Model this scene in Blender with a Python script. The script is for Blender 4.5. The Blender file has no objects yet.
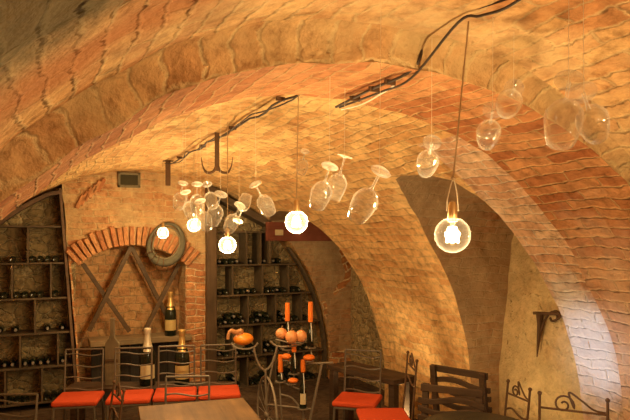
import bpy, math, random
from mathutils import Vector, Matrix, noise
random.seed(7)
PI = math.pi
COL = bpy.context.scene.collection
SC = bpy.context.scene
H = 1.904                                   # eye height of the photographer
TH = math.radians(25); CT, ST = math.cos(TH), math.sin(TH)

# ------------------------------------------------------------------ helpers
def at(px, py, f):                          # a sight line of the photo at forward distance f, in metres
    u = (px-315)/600; v = (240-py)/600
    return Vector(((u*CT+ST)*f, (CT-u*ST)*f, H+v*f))
def at_y(px, py, y):
    return at(px, py, y/(CT-(px-315)/600*ST))
def at_z(px, py, z):
    return at(px, py, (H-z)*600/(py-240))

class MB:
    def __init__(s): s.v=[]; s.f=[]; s.uv={}
    def add(s, vs, fs, M=None):
        b=len(s.v)
        s.v += [tuple(M@Vector(p)) if M else tuple(p) for p in vs]
        s.f += [tuple(b+i for i in f) for f in fs]
        return b
    def box(s, c, d, M=None):
        x,y,z=c; a,b,e=d[0]/2,d[1]/2,d[2]/2
        vs=[(x+i*a,y+j*b,z+k*e) for k in(-1,1) for j in(-1,1) for i in(-1,1)]
        s.add(vs,[(0,2,3,1),(4,5,7,6),(0,1,5,4),(2,6,7,3),(0,4,6,2),(1,3,7,5)],M)
        return s
    def bar(s, p, q, w, h, up=(0,0,1)):      # rectangular bar from p to q
        p=Vector(p);q=Vector(q);d=(q-p);L=d.length;d.normalize();u=Vector(up)
        if abs(d.dot(u))>.98: u=Vector((0,1,0))
        r=d.cross(u).normalized();u=r.cross(d)
        M=Matrix((r,d,u)).transposed().to_4x4();M.translation=(p+q)/2
        return s.box((0,0,0),(w,L,h),M)
    def tube(s, pts, r, n=8, closed=False, cap=True):
        P=[Vector(p) for p in pts];m=len(P);rr=r if isinstance(r,(list,tuple)) else [r]*m
        ref=None;rings=[]
        for i in range(m):
            a=P[(i-1)%m] if (closed or i>0) else P[i]
            b=P[(i+1)%m] if (closed or i<m-1) else P[i]
            t=(b-a).normalized() if (b-a).length>1e-9 else Vector((0,0,1))
            if ref is None:
                ref=Vector((0,0,1)) if abs(t.z)<.9 else Vector((1,0,0))
            x=(ref-t*ref.dot(t))
            if x.length<1e-6: x=t.orthogonal()
            x.normalize();ref=x;y=t.cross(x)
            rings.append([P[i]+(x*math.cos(2*PI*k/n)+y*math.sin(2*PI*k/n))*rr[i] for k in range(n)])
        vs=[p for g in rings for p in g];fs=[]
        for i in range(m if closed else m-1):
            j=(i+1)%m
            for k in range(n):
                l=(k+1)%n;fs.append((i*n+k,i*n+l,j*n+l,j*n+k))
        if cap and not closed:
            fs.append(tuple(range(n))[::-1]);fs.append(tuple((m-1)*n+k for k in range(n)))
        s.add(vs,fs);return s
    def lathe(s, prof, n=24, M=None):        # prof: list of (r, z); r==0 ends make poles
        vs=[];idx=[]
        for r,z in prof:
            if r<1e-7: idx.append([len(vs)]*n);vs.append((0,0,z))
            else:
                idx.append(list(range(len(vs),len(vs)+n)))
                vs+=[(r*math.cos(2*PI*k/n),r*math.sin(2*PI*k/n),z) for k in range(n)]
        fs=[]
        for a,b in zip(idx,idx[1:]):
            for k in range(n):
                l=(k+1)%n;q=[]
                for i in (a[k],a[l],b[l],b[k]):
                    if i not in q:q.append(i)
                if len(q)>2:fs.append(tuple(q))
        s.add(vs,fs,M);return s
    def sphere(s,c,r,n=16,m=10,sc=(1,1,1)):
        M=Matrix.Translation(c)@Matrix.Diagonal((*sc,1))
        return s.lathe([(r*math.sin(PI*i/m),-r*math.cos(PI*i/m)) for i in range(m+1)],n,M)
    def prism(s, poly, t, M=None):           # polygon in xz extruded along y by t
        n=len(poly)
        vs=[(x,-t/2,z) for x,z in poly]+[(x,t/2,z) for x,z in poly]
        fs=[tuple(range(n)),tuple(range(2*n-1,n-1,-1))]+[(i,i+n,(i+1)%n+n,(i+1)%n) for i in range(n)]
        s.add(vs,fs,M);return s

def obj(name, mb, mat, parent=None, bevel=0, smooth=35, loc=None, kind=None, uv=None):
    me=bpy.data.meshes.new(name);me.from_pydata(mb.v,[],mb.f);me.validate()
    if uv is not None and len(me.loops):
        l=me.uv_layers.new(name='UVMap')
        for lo in me.loops: l.data[lo.index].uv=uv[lo.vertex_index]
    me.update()
    if smooth:
        for p in me.polygons:p.use_smooth=True
        me.set_sharp_from_angle(angle=math.radians(smooth))
    if mat: me.materials.append(mat)
    o=bpy.data.objects.new(name,me);COL.objects.link(o)
    if parent:o.parent=parent
    if loc is not None:o.location=loc
    if bevel:
        b=o.modifiers.new('bevel','BEVEL');b.width=bevel;b.segments=2;b.limit_method='ANGLE'
    if kind:o['kind']=kind
    return o
def tag(o,label,cat,group=None):
    o['label']=label;o['category']=cat
    if group:o['group']=group
    return o
def thing(name,label,cat,loc=(0,0,0),rz=0,group=None):
    o=bpy.data.objects.new(name,None);COL.objects.link(o);o.empty_display_size=.1
    o.location=loc;o.rotation_euler=(0,0,rz);return tag(o,label,cat,group)
def dup(root,label,loc,rz=0,group=None):
    r=root.copy();COL.objects.link(r);r.location=loc;r.rotation_euler=(0,0,rz);r['label']=label
    if group:r['group']=group
    for ch in list(root.children):
        c=ch.copy();COL.objects.link(c);c.parent=r
        for g in ch.children:
            d=g.copy();COL.objects.link(d);d.parent=c
    return r
def curve(ctrl,n=8):                         # Catmull-Rom through control points
    P=[Vector(p) for p in ctrl];out=[]
    for i in range(len(P)-1):
        a=P[max(i-1,0)];b=P[i];c=P[i+1];d=P[min(i+2,len(P)-1)]
        for k in range(n):
            t=k/n
            out.append(.5*((2*b)+(c-a)*t+(2*a-5*b+4*c-d)*t*t+(3*b-a-3*c+d)*t**3))
    out.append(P[-1]);return out

# ------------------------------------------------------------------ materials
class N:
    def __init__(s,name):
        s.m=bpy.data.materials.new(name);s.m.use_nodes=True;s.t=s.m.node_tree
        s.b=s.t.nodes['Principled BSDF'];s.out=s.t.nodes['Material Output']
    def n(s,typ,**kw):
        d=s.t.nodes.new(typ)
        for k,v in kw.items():
            if k.startswith('_'):setattr(d,k[1:],v)
            else:
                key=k.replace('__',' ')
                d.inputs[int(key[1:]) if key[0]=='i' and key[1:].isdigit() else key].default_value=v
        return d
    def l(s,a,b):s.t.links.new(a,b)
    def ramp(s,src,stops):
        r=s.n('ShaderNodeValToRGB');e=r.color_ramp.elements
        while len(e)<len(stops):e.new(.5)
        for i,(p,c) in enumerate(stops):
            e[i].position=p;e[i].color=c if len(c)==4 else (*c,1)
        s.l(src,r.inputs[0]);return r.outputs[0]
    def mix(s,f,a,b,mode='MIX'):
        m=s.n('ShaderNodeMix',_data_type='RGBA',_blend_type=mode)
        for sock,v in((0,f),(6,a),(7,b)):
            if hasattr(v,'is_linked'):s.l(v,m.inputs[sock])
            else:m.inputs[sock].default_value=(v if sock==0 else (*v,1)[:4])
        return m.outputs[2]
    def noise(s,vec,scale,detail=4,rough=.6,dist=0):
        k=s.n('ShaderNodeTexNoise',Scale=scale,Detail=detail,Roughness=rough,Distortion=dist)
        s.l(vec,k.inputs['Vector']);return k
    def math(s,op,a,b=0.0):
        m=s.n('ShaderNodeMath',_operation=op)
        for i,v in enumerate((a,b)):
            if hasattr(v,'is_linked'):s.l(v,m.inputs[i])
            else:m.inputs[i].default_value=v
        return m.outputs[0]
    def bump(s,h,strength,dist,prev=None):
        b=s.n('ShaderNodeBump',Strength=strength,Distance=dist);s.l(h,b.inputs['Height'])
        if prev:s.l(prev,b.inputs['Normal'])
        return b.outputs[0]
G1=(1,1,1);G0=(0,0,0)
def brick_mat(name,c1,c2,mortar,plaster,amount,bw=.26,rh=.075,ms=.009,stain=(.35,.25,.15),stain_amt=.35,rel=.02,warp=.02,pscale=1.3,zmask=None):
    m=N(name);tc=m.n('ShaderNodeTexCoord');uv=tc.outputs['UV'];ob=tc.outputs['Object']
    nz=m.noise(ob,3.5,3);sub=m.n('ShaderNodeVectorMath',_operation='SUBTRACT');m.l(nz.outputs['Color'],sub.inputs[0]);sub.inputs[1].default_value=(.5,.5,.5)
    sca=m.n('ShaderNodeVectorMath',_operation='SCALE');m.l(sub.outputs[0],sca.inputs[0]);sca.inputs['Scale'].default_value=warp*4
    ad=m.n('ShaderNodeVectorMath',_operation='ADD');m.l(uv,ad.inputs[0]);m.l(sca.outputs[0],ad.inputs[1])
    nz2=m.noise(ob,22,3);sub2=m.n('ShaderNodeVectorMath',_operation='SUBTRACT');m.l(nz2.outputs['Color'],sub2.inputs[0]);sub2.inputs[1].default_value=(.5,.5,.5)
    sc2=m.n('ShaderNodeVectorMath',_operation='SCALE');m.l(sub2.outputs[0],sc2.inputs[0]);sc2.inputs['Scale'].default_value=warp*1.2
    ad2=m.n('ShaderNodeVectorMath',_operation='ADD');m.l(ad.outputs[0],ad2.inputs[0]);m.l(sc2.outputs[0],ad2.inputs[1])
    bt=m.n('ShaderNodeTexBrick',Color1=(*c1,1),Color2=(*c2,1),Mortar=(*mortar,1),Scale=1,**{'Mortar__Size':ms,'Mortar__Smooth':.9,'Bias':0,'Brick__Width':bw,'Row__Height':rh})
    m.l(ad2.outputs[0],bt.inputs['Vector'])
    big=m.noise(ob,pscale,6,.65,.4);fine=m.noise(ob,14,6,.7)
    var=m.ramp(fine.outputs[0],[(.33,(.54,.50,.45)),(.5,(.93,.91,.89)),(.66,(1.17,1.15,1.12))])
    col=m.mix(1.0,bt.outputs['Color'],var,'MULTIPLY')
    msk=m.ramp(m.math('ADD',big.outputs[0],m.math('MULTIPLY',m.math('SUBTRACT',fine.outputs[0],.5),.35)),[(max(0,1-amount-.12),G0),(min(1,1-amount+.1),G1)])
    pl=m.mix(m.ramp(m.noise(ob,6,6,.7).outputs[0],[(.35,G0),(.65,G1)]),plaster,tuple(k*.72 for k in plaster))
    col=m.mix(m.math('MULTIPLY',msk,.70),col,pl)
    st=m.ramp(m.noise(ob,2.1,7,.75,.8).outputs[0],[(.45,G0),(.72,G1)])
    col=m.mix(m.math('MULTIPLY',st,stain_amt),col,stain)
    if zmask:                                 # a patch of other plaster or painted shade in the place: (axis point, radius, colour, softness)
        for c,rad,pc,soft,*sg in zmask:
            ds=m.n('ShaderNodeVectorMath',_operation='SUBTRACT');m.l(ob,ds.inputs[0]);ds.inputs[1].default_value=c
            dv=m.n('ShaderNodeVectorMath',_operation='DIVIDE');m.l(ds.outputs[0],dv.inputs[0]);dv.inputs[1].default_value=rad
            ln=m.n('ShaderNodeVectorMath',_operation='LENGTH');m.l(dv.outputs[0],ln.inputs[0])
            dd=m.math('ADD',ln.outputs['Value'],m.math('MULTIPLY',m.math('SUBTRACT',m.noise(ob,4,6,.7).outputs[0],.5),1.3))
            k=m.ramp(dd,[(max(0,1-soft),G1),(1.0,G0)])
            col=m.mix(m.math('MULTIPLY',k,sg[0] if sg else .85),col,pc)
    m.l(col,m.b.inputs['Base Color']);m.b.inputs['Roughness'].default_value=.92;m.b.inputs['Specular IOR Level'].default_value=.2
    hb=m.math('MULTIPLY',m.math('SUBTRACT',1.0,bt.outputs['Fac']),m.math('SUBTRACT',1.0,m.math('MULTIPLY',msk,.7)))
    h=m.math('ADD',m.math('MULTIPLY',hb,.55),m.math('MULTIPLY',fine.outputs[0],1.1))
    nn=m.bump(h,.6,rel);mid=m.noise(ob,5.5,5,.6);nn=m.bump(mid.outputs[0],.5,rel*2.2,nn)
    m.l(nn,m.b.inputs['Normal']);return m.m
def rubble_mat(name,c1,c2,mort,scale=6,rel=.03):
    m=N(name);ob=m.n('ShaderNodeTexCoord').outputs['Object']
    nz=m.noise(ob,5,4);mx=m.n('ShaderNodeMix',_data_type='VECTOR');mx.inputs[0].default_value=.16
    m.l(ob,mx.inputs[4]);m.l(nz.outputs['Color'],mx.inputs[5])
    sc=m.n('ShaderNodeVectorMath',_operation='MULTIPLY');m.l(mx.outputs[1],sc.inputs[0]);sc.inputs[1].default_value=(1,1,1.7)
    vo=m.n('ShaderNodeTexVoronoi',_feature='DISTANCE_TO_EDGE',Scale=scale);m.l(sc.outputs[0],vo.inputs['Vector'])
    vc=m.n('ShaderNodeTexVoronoi',Scale=scale);m.l(sc.outputs[0],vc.inputs['Vector'])
    ed=m.ramp(vo.outputs['Distance'],[(.02,G0),(.12,G1)])
    bw=m.n('ShaderNodeRGBToBW');m.l(vc.outputs['Color'],bw.inputs[0])
    st=m.mix(bw.outputs[0],c1,c2);fine=m.noise(ob,17,6,.7)
    cl=m.mix(ed,mort,st);cl=m.mix(1.0,cl,m.ramp(fine.outputs[0],[(.3,(.5,.5,.5)),(.65,(1.2,1.2,1.2))]),'MULTIPLY')
    m.l(cl,m.b.inputs['Base Color']);m.b.inputs['Roughness'].default_value=.95;m.b.inputs['Specular IOR Level'].default_value=.15
    n1=m.bump(m.math('ADD',ed,fine.outputs[0]),.9,rel);m.l(n1,m.b.inputs['Normal']);return m.m
def plain(name,c,rough=.6,metal=0,spec=.4,var=.3,scale=12,bump=.0):
    m=N(name);ob=m.n('ShaderNodeTexCoord').outputs['Object'];k=m.noise(ob,scale,5)
    m.l(m.mix(k.outputs[0],tuple(x*(1-var) for x in c),tuple(min(1,x*(1+var)) for x in c)),m.b.inputs['Base Color'])
    m.b.inputs['Roughness'].default_value=rough;m.b.inputs['Metallic'].default_value=metal;m.b.inputs['Specular IOR Level'].default_value=spec
    if bump:m.l(m.bump(k.outputs[0],.6,bump),m.b.inputs['Normal'])
    return m.m
def wood_mat(name,c1,c2,axis=0,scale=9,rough=.65):
    m=N(name);ob=m.n('ShaderNodeTexCoord').outputs['Object'];mp=m.n('ShaderNodeMapping');m.l(ob,mp.inputs[0])
    s=[scale*2.2]*3;s[axis]=scale*.18;mp.inputs['Scale'].default_value=s
    k=m.noise(mp.outputs[0],1,7,.7,.5);g=m.noise(ob,3,3)
    cl=m.mix(m.ramp(k.outputs[0],[(.3,G0),(.7,G1)]),c1,c2);cl=m.mix(1.0,cl,m.ramp(g.outputs[0],[(.3,(.65,.65,.65)),(.7,(1.15,1.15,1.15))]),'MULTIPLY')
    m.l(cl,m.b.inputs['Base Color']);m.b.inputs['Roughness'].default_value=rough;m.b.inputs['Specular IOR Level'].default_value=.3
    m.l(m.bump(k.outputs[0],.5,.004),m.b.inputs['Normal']);return m.m
def glass_mat(name,tint,dust_glint,edge=.8):
    m=N(name);m.t.nodes.remove(m.b)
    tr=m.n('ShaderNodeBsdfTransparent',Color=(*tint,1));gl=m.n('ShaderNodeBsdfGlossy',Color=(1,1,1,1),Roughness=.04)
    lw=m.n('ShaderNodeLayerWeight',Blend=.35);f=m.math('ADD',m.math('MULTIPLY',m.math('POWER',lw.outputs['Facing'],2.2),edge),.05)
    m1=m.n('ShaderNodeMixShader');m.l(f,m1.inputs[0]);m.l(tr.outputs[0],m1.inputs[1]);m.l(gl.outputs[0],m1.inputs[2])
    tl=m.n('ShaderNodeBsdfTranslucent',Color=(.9,.88,.82,1));df=m.n('ShaderNodeBsdfDiffuse',Color=(.9,.88,.82,1))
    md=m.n('ShaderNodeMixShader');md.inputs[0].default_value=.5;m.l(tl.outputs[0],md.inputs[1]);m.l(df.outputs[0],md.inputs[2])
    m2=m.n('ShaderNodeMixShader');m.l(m.math('ADD',m.math('MULTIPLY',m.math('POWER',lw.outputs['Facing'],3.0),dust_glint*9),dust_glint*.4),m2.inputs[0]);m.l(m1.outputs[0],m2.inputs[1]);m.l(md.outputs[0],m2.inputs[2])  # dust film, with white outline glints painted on the glass edges
    m.l(m2.outputs[0],m.out.inputs[0]);return m.m
def emit_mat(name,c,st,tr=0):
    m=N(name);m.t.nodes.remove(m.b);e=m.n('ShaderNodeEmission',Color=(*c,1),Strength=st)
    if tr:
        t=m.n('ShaderNodeBsdfTransparent');x=m.n('ShaderNodeMixShader');lw=m.n('ShaderNodeLayerWeight',Blend=.4)
        m.l(m.math('ADD',m.math('MULTIPLY',lw.outputs['Facing'],-.25),tr),x.inputs[0])
        m.l(e.outputs[0],x.inputs[1]);m.l(t.outputs[0],x.inputs[2]);m.l(x.outputs[0],m.out.inputs[0])
    else:m.l(e.outputs[0],m.out.inputs[0])
    return m.m

BR1=(.50,.235,.105);BR2=(.64,.36,.18);MORT=(.66,.47,.27);PLA=(.72,.53,.30)
M={}
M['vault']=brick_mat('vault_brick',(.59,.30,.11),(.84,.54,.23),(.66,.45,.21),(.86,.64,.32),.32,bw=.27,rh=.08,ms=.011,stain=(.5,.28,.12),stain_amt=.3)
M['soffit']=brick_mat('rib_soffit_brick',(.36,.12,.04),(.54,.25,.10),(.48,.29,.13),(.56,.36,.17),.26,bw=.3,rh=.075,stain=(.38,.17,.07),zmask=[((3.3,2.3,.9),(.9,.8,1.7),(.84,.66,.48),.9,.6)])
M['face']=brick_mat('rib_face_rubble',(.52,.27,.11),(.64,.40,.18),(.62,.44,.22),(.60,.42,.20),.48,bw=.12,rh=.26,ms=.014,warp=.035,stain=(.36,.22,.09),stain_amt=.5,rel=.03,pscale=3)
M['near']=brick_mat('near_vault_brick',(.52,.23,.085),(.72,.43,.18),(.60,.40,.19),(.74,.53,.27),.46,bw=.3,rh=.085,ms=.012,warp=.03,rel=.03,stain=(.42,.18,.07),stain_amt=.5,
    zmask=[((-.12,.86,2.22),(.62,.50,.62),(.10,.09,.04),.5),((.07,1.45,2.30),(.55,.22,.4),(.50,.20,.07),.6)])  # dark mossy plaster with its shadow painted in, then a reddish brick band
M['niche']=brick_mat('niche_plaster',(.46,.22,.10),(.56,.33,.16),(.52,.38,.22),(.50,.37,.21),.55,stain=(.30,.20,.11),stain_amt=.5)
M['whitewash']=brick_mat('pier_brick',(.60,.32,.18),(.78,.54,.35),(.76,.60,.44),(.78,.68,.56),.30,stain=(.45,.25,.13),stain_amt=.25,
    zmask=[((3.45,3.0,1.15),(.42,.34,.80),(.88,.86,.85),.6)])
M['ringbrick']=brick_mat('radial_brick',(.46,.16,.055),(.62,.30,.12),(.84,.64,.36),PLA,.10,bw=.26,rh=.085,ms=.014,rel=.03)
M['rubble']=rubble_mat('rubble_wall',(.56,.41,.20),(.36,.25,.12),(.66,.50,.27),7)
M['plasterwall']=brick_mat('rough_plaster_wall',(.58,.34,.14),(.76,.52,.25),(.72,.54,.27),(.88,.67,.35),.60,bw=.34,rh=.2,warp=.07,rel=.06,stain=(.42,.27,.12),stain_amt=.5,pscale=2)
M['pierred']=brick_mat('red_brick_pier',(.52,.20,.08),(.64,.30,.12),(.74,.55,.32),PLA,.22,bw=.24,rh=.08,ms=.012,rel=.03)
M['recess']=brick_mat('recess_brick',(.46,.23,.10),(.58,.34,.15),(.40,.28,.14),(.56,.40,.20),.30,bw=.14,rh=.1,ms=.01,warp=.03,rel=.03)
M['front']=brick_mat('weathered_wall',(.52,.22,.09),(.62,.34,.15),(.62,.46,.24),(.62,.46,.24),.52,bw=.24,rh=.075,warp=.02,stain=(.32,.24,.12),stain_amt=.45,rel=.03,pscale=2.2)
M['floor']=brick_mat('floor_tiles',(.07,.045,.03),(.11,.07,.045),(.06,.045,.03),(.10,.07,.045),.2,bw=.3,rh=.3)
def island_brick():
    m=N('voussoir_brick');g=m.n('ShaderNodeNewGeometry');ob=m.n('ShaderNodeTexCoord').outputs['Object']
    cl=m.ramp(g.outputs['Random Per Island'],[(0,(.46,.18,.07)),(.5,(.56,.25,.10)),(1,(.64,.35,.16))]);f=m.noise(ob,16,6,.7)
    cl=m.mix(1.0,cl,m.ramp(f.outputs[0],[(.3,(.6,.6,.6)),(.65,(1.15,1.12,1.1))]),'MULTIPLY')
    m.l(cl,m.b.inputs['Base Color']);m.b.inputs['Roughness'].default_value=.92;m.l(m.bump(f.outputs[0],.8,.02),m.b.inputs['Normal']);return m.m
M['vouss']=island_brick()
M['rack']=wood_mat('dark_rack_wood',(.085,.058,.032),(.17,.12,.07))
M['rackedge']=wood_mat('brown_rack_board',(.12,.07,.04),(.22,.135,.08))
M['post']=wood_mat('old_timber',(.085,.05,.025),(.17,.105,.055),2)
M['plank']=wood_mat('lattice_plank',(.075,.045,.022),(.15,.09,.045),0)
M['ledge']=wood_mat('ledge_wood',(.22,.15,.08),(.36,.26,.14),0)
M['lintel']=wood_mat('red_brown_lintel',(.20,.055,.03),(.30,.09,.05),0)
M['boards']=wood_mat('black_boards',(.02,.017,.014),(.05,.04,.03),2)
M['cut']=wood_mat('grey_brown_board',(.17,.125,.07),(.26,.195,.11),2)
M['table']=wood_mat('worn_table_wood',(.10,.05,.016),(.24,.125,.042),1,6,.6)
M['darkwood']=wood_mat('dark_chair_wood',(.04,.023,.012),(.105,.058,.03),0)
M['darktable']=wood_mat('dark_tabletop',(.035,.028,.018),(.075,.06,.036),0,9,.4)
M['iron']=plain('wrought_iron',(.075,.06,.048),.5,.5,.4,.3,20)
M['greyiron']=plain('grey_iron',(.15,.12,.085),.5,.35,.4,.25,20)
M['standiron']=plain('pale_grey_iron',(.25,.20,.14),.5,.3,.4,.25,20)
M['rust']=plain('rusty_iron',(.13,.07,.035),.75,.3,.3,.4,15,.003)
M['cushion']=plain('red_cushion_fabric',(.56,.07,.02),.85,0,.2,.2,40,.002)
M['bottle']=plain('dark_bottle_glass',(.012,.016,.009),.12,0,.6,.3)
M['bottle_dusty']=plain('dusty_bottle_glass',(.03,.03,.022),.3,0,.5,.5,30)
M['capsule']=plain('grey_capsule',(.42,.38,.34),.35,.5,.5,.2)
M['foil_white']=plain('pale_foil',(.75,.66,.48),.35,.3,.5,.15)
M['foil_gold']=plain('gold_foil',(.80,.55,.20),.3,.7,.5,.2)
M['lab_cream']=plain('cream_label',(.68,.55,.32),.7,0,.3,.2,25)
M['lab_gold']=plain('gold_label',(.62,.45,.18),.55,.2,.3,.2,25)
M['orange']=plain('orange_wax',(.85,.20,.02),.5,0,.4,.12)
M['pumpkin']=plain('orange_gourd_skin',(.90,.27,.02),.4,0,.5,.15,8)
M['salmon']=plain('pale_orange_gourd_skin',(.78,.33,.12),.45,0,.5,.15,8)
M['stem']=plain('gourd_stem',(.30,.20,.10),.8)
M['neckskin']=plain('brown_gourd_neck',(.50,.22,.08),.55,0,.4,.2)
M['wax']=plain('white_wax',(.85,.80,.72),.5)
M['cord']=plain('tan_cord',(.45,.30,.15),.8)
M['cable']=plain('black_cable',(.05,.032,.022),.6,0,.3,.3)
M['whitecable']=plain('white_cable',(.80,.70,.55),.5)
M['thread']=plain('nylon_thread',(.72,.60,.42),.4)
M['collar']=plain('grey_green_padding',(.13,.115,.075),.9,0,.2,.5,18,.01)
M['collarrope']=plain('old_straw_rope',(.20,.165,.10),.9,0,.2,.4,30,.006)
M['black']=plain('black_metal',(.02,.02,.02),.5,.3)
M['hole']=plain('hole_shade',(.05,.042,.02),.95)  # dark colour standing for the shade inside the vent hole
M['glass']=glass_mat('clear_wine_glass',(.99,.985,.97),.028,1.0)
M['glassfoot']=glass_mat('whitened_glass_foot',(.97,.96,.93),.42,1.0)
M['glassclearfoot']=glass_mat('clear_glass_foot',(.98,.97,.95),.16,1.0)
M['glassdusty']=glass_mat('dusty_wine_glass',(.985,.98,.96),.075,1.0)
M['bulbglass']=glass_mat('bulb_globe_glass',(1,.96,.88),.022,.35)
M['bulbclear']=glass_mat('clear_globe_glass',(1,.96,.88),.004,.35)
M['brass']=plain('brass_cap',(.65,.45,.2),.35,.8)
M['filament']=emit_mat('filament_glow',(1,.72,.36),60)
M['lens']=emit_mat('floor_light_lens',(1,.72,.34),12)

# ------------------------------------------------------------------ the cellar: vaults, rib, niches
FCX,FCZ,FR=1.214,.277,2.444                 # far barrel vault
RCX,RCZ,RR=1.318,.542,2.043                 # transverse rib
NCX,NCZ,NR=1.253,.734,1.964                 # nearer barrel vault
YB=7.39; YBK=7.75; YA=2.6; YC=1.96; YN=1.87
def disp(p,a1=.022,a2=.010):
    p=Vector(p)
    return p+noise.noise_vector(p*1.7)*a1+noise.noise_vector(p*6.5)*a2
def prof(cx,cz,R,step=.05):                  # right floor -> crown -> left floor : (x, z, arc)
    out=[];s=0
    n=max(2,int(cz/step))
    for i in range(n):out.append((cx+R,cz*i/n,cz*i/n-cz))
    k=int(PI*R/step)
    for i in range(k+1):
        a=PI*i/k;out.append((cx+R*math.cos(a),cz+R*math.sin(a),R*a))
    for i in range(1,n+1):out.append((cx-R,cz*(1-i/n),PI*R+cz*i/n))
    return out
def zc(x,cx,cz,R):
    d=R*R-(x-cx)**2
    return cz+math.sqrt(d) if d>0 else 0
def ceil_z(x,y):
    if y>YA:return zc(x,FCX,FCZ,FR)
    if y>YC-.02:return zc(x,RCX,RCZ,RR)
    return zc(x,NCX,NCZ,NR)
def resample(P,step=.04):
    out=[]
    for (a,b),(c,d) in zip(P,P[1:]):
        n=max(1,int(math.hypot(c-a,d-b)/step))
        out+=[(a+(c-a)*i/n,b+(d-b)*i/n) for i in range(n)]
    return out+[P[-1]]
NI1=resample([(3.135,0),(3.145,.8),(3.152,1.44),(3.17,1.9),(3.187,2.07),(3.22,2.2),(3.32,2.31),(3.53,2.365),(3.75,2.385),(3.87,2.37),(3.97,2.30),(4.06,2.19),(4.15,2.06),(4.23,1.9),(4.285,1.6),(4.325,1.32),(4.37,.99),(4.40,.7),(4.42,0)])
NI2=resample([(5.93,0),(5.95,.63),(5.99,1.2),(6.01,1.6),(6.04,1.8),(6.09,1.93),(6.2,2.13),(6.4,2.22),(6.7,2.25),(6.97,2.23),(7.2,2.2),(7.375,2.15),(7.385,0)])
def fx(z):return FCX+math.sqrt(max(0,FR*FR-(max(z,FCZ)-FCZ)**2))

def sheet(name,cols,mat,d=True):             # cols: list of columns of (point, uv)
    mb=MB();uv=[];n=len(cols[0])
    for c in cols:
        for p,t in c:mb.v.append(tuple(disp(p)) if d else tuple(p));uv.append(t)
    for j in range(len(cols)-1):
        for i in range(n-1):
            q=[j*n+i,(j+1)*n+i,(j+1)*n+i+1,j*n+i+1]
            A,B,C,D=[Vector(cols[j+(k in(1,2))][i+(k in(2,3))][0]) for k in range(4)]
            if (A-D).length<1e-6 and (B-C).length<1e-6:continue
            mb.f.append(tuple(q))
    return obj(name,mb,mat,uv=uv,kind='structure',smooth=60)
PF=prof(FCX,FCZ,FR)
cols=[]
ys=[(y,0) for y in [YA+(3.135-YA)*i/12 for i in range(12)]]+NI1+[(4.42+(5.93-4.42)*i/32,0) for i in range(1,32)]+NI2+[(YB+.36*i/6,0) for i in range(7)]
for y,zt in ys:
    col=[]
    for x,z,s in PF:
        if x>FCX and z<zt:
            zz=zt;xx=fx(zt);ss=FR*math.asin(max(-1,min(1,(zt-FCZ)/FR)))
            if zt<FCZ:xx=FCX+FR;ss=zt-FCZ
        else:xx,zz,ss=x,z,s
        col.append(((xx,y,zz),(y,ss)))
    cols.append(col)
vault=sheet('ceiling',cols,M['vault'])
vault.data.materials.append(M['whitewash'])
for p in vault.data.polygons:                # the pier between rib and first niche
    c=p.center
    if c.y<3.2 and c.x>2.2:p.material_index=1
# transverse rib: soffit, two faces
PR=prof(RCX,RCZ,RR)
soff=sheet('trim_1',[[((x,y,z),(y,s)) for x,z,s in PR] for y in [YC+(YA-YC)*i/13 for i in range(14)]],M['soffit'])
def ringface(name,y,pin,cx2,cz2,R2,mat,n=8,y2=None):
    cols=[]
    for k in range(n+1):
        t=k/n;col=[]
        for x,z,s in pin:
            a=math.atan2(z-RCZ,x-RCX)
            if z<RCZ:X,Z=(cx2+R2 if x>RCX else cx2-R2),z
            else:
                dx,dz=math.cos(a),math.sin(a);ox,oz=RCX-cx2,RCZ-cz2;b=ox*dx+oz*dz
                tt=-b+math.sqrt(b*b-(ox*ox+oz*oz-R2*R2));X,Z=RCX+dx*tt,RCZ+dz*tt
            h_=t*t*(3-2*t);k_=math.sin(PI*t/2)**1.4;yy=y+(0 if y2 is None else (y2-y)*t**2.2);col.append(((x+(X-x)*k_,yy,z+(Z-z)*k_),(s,math.hypot(X-x,Z-z)*t)))
        cols.append(col)
    return sheet(name,cols,mat)
ringface('trim_2',YC,PR,NCX,NCZ,NR,M['face'],y2=YN)
ringface('trim_3',YA,PR,FCX,FCZ,FR,M['face'])
PN=prof(NCX,NCZ,NR)
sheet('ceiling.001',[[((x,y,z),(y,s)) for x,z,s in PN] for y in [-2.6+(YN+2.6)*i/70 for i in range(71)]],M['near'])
# niches in the right-hand wall
def niche(P,xe,mat,nm):
    cols=[];arc=0;last=None
    for y,z in P:
        if last:arc+=math.hypot(y-last[0],z-last[1])
        last=(y,z);x0=fx(z)
        cols.append([((x0+(xe+.15-x0)*i/24,y,z),(x0+(xe-x0)*i/24,arc)) for i in range(25)])
    sheet(nm,cols,mat)
XE1,XE2=3.98,4.0
niche(NI1,XE1,M['niche'],'wall_niche')
niche(NI2[:-3],XE2,M['niche'],'wall_niche.001')
for (a,b),xe,mt,nm in (((3.0,4.55),XE1,M['plasterwall'],'wall_right'),((5.8,7.45),XE2,M['rubble'],'wall_right.001')):
    sheet(nm,[[((xe,a+(b-a)*j/40,2.6*i/60),(a+(b-a)*j/40,2.6*i/60)) for i in range(61)] for j in range(41)],mt)
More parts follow.
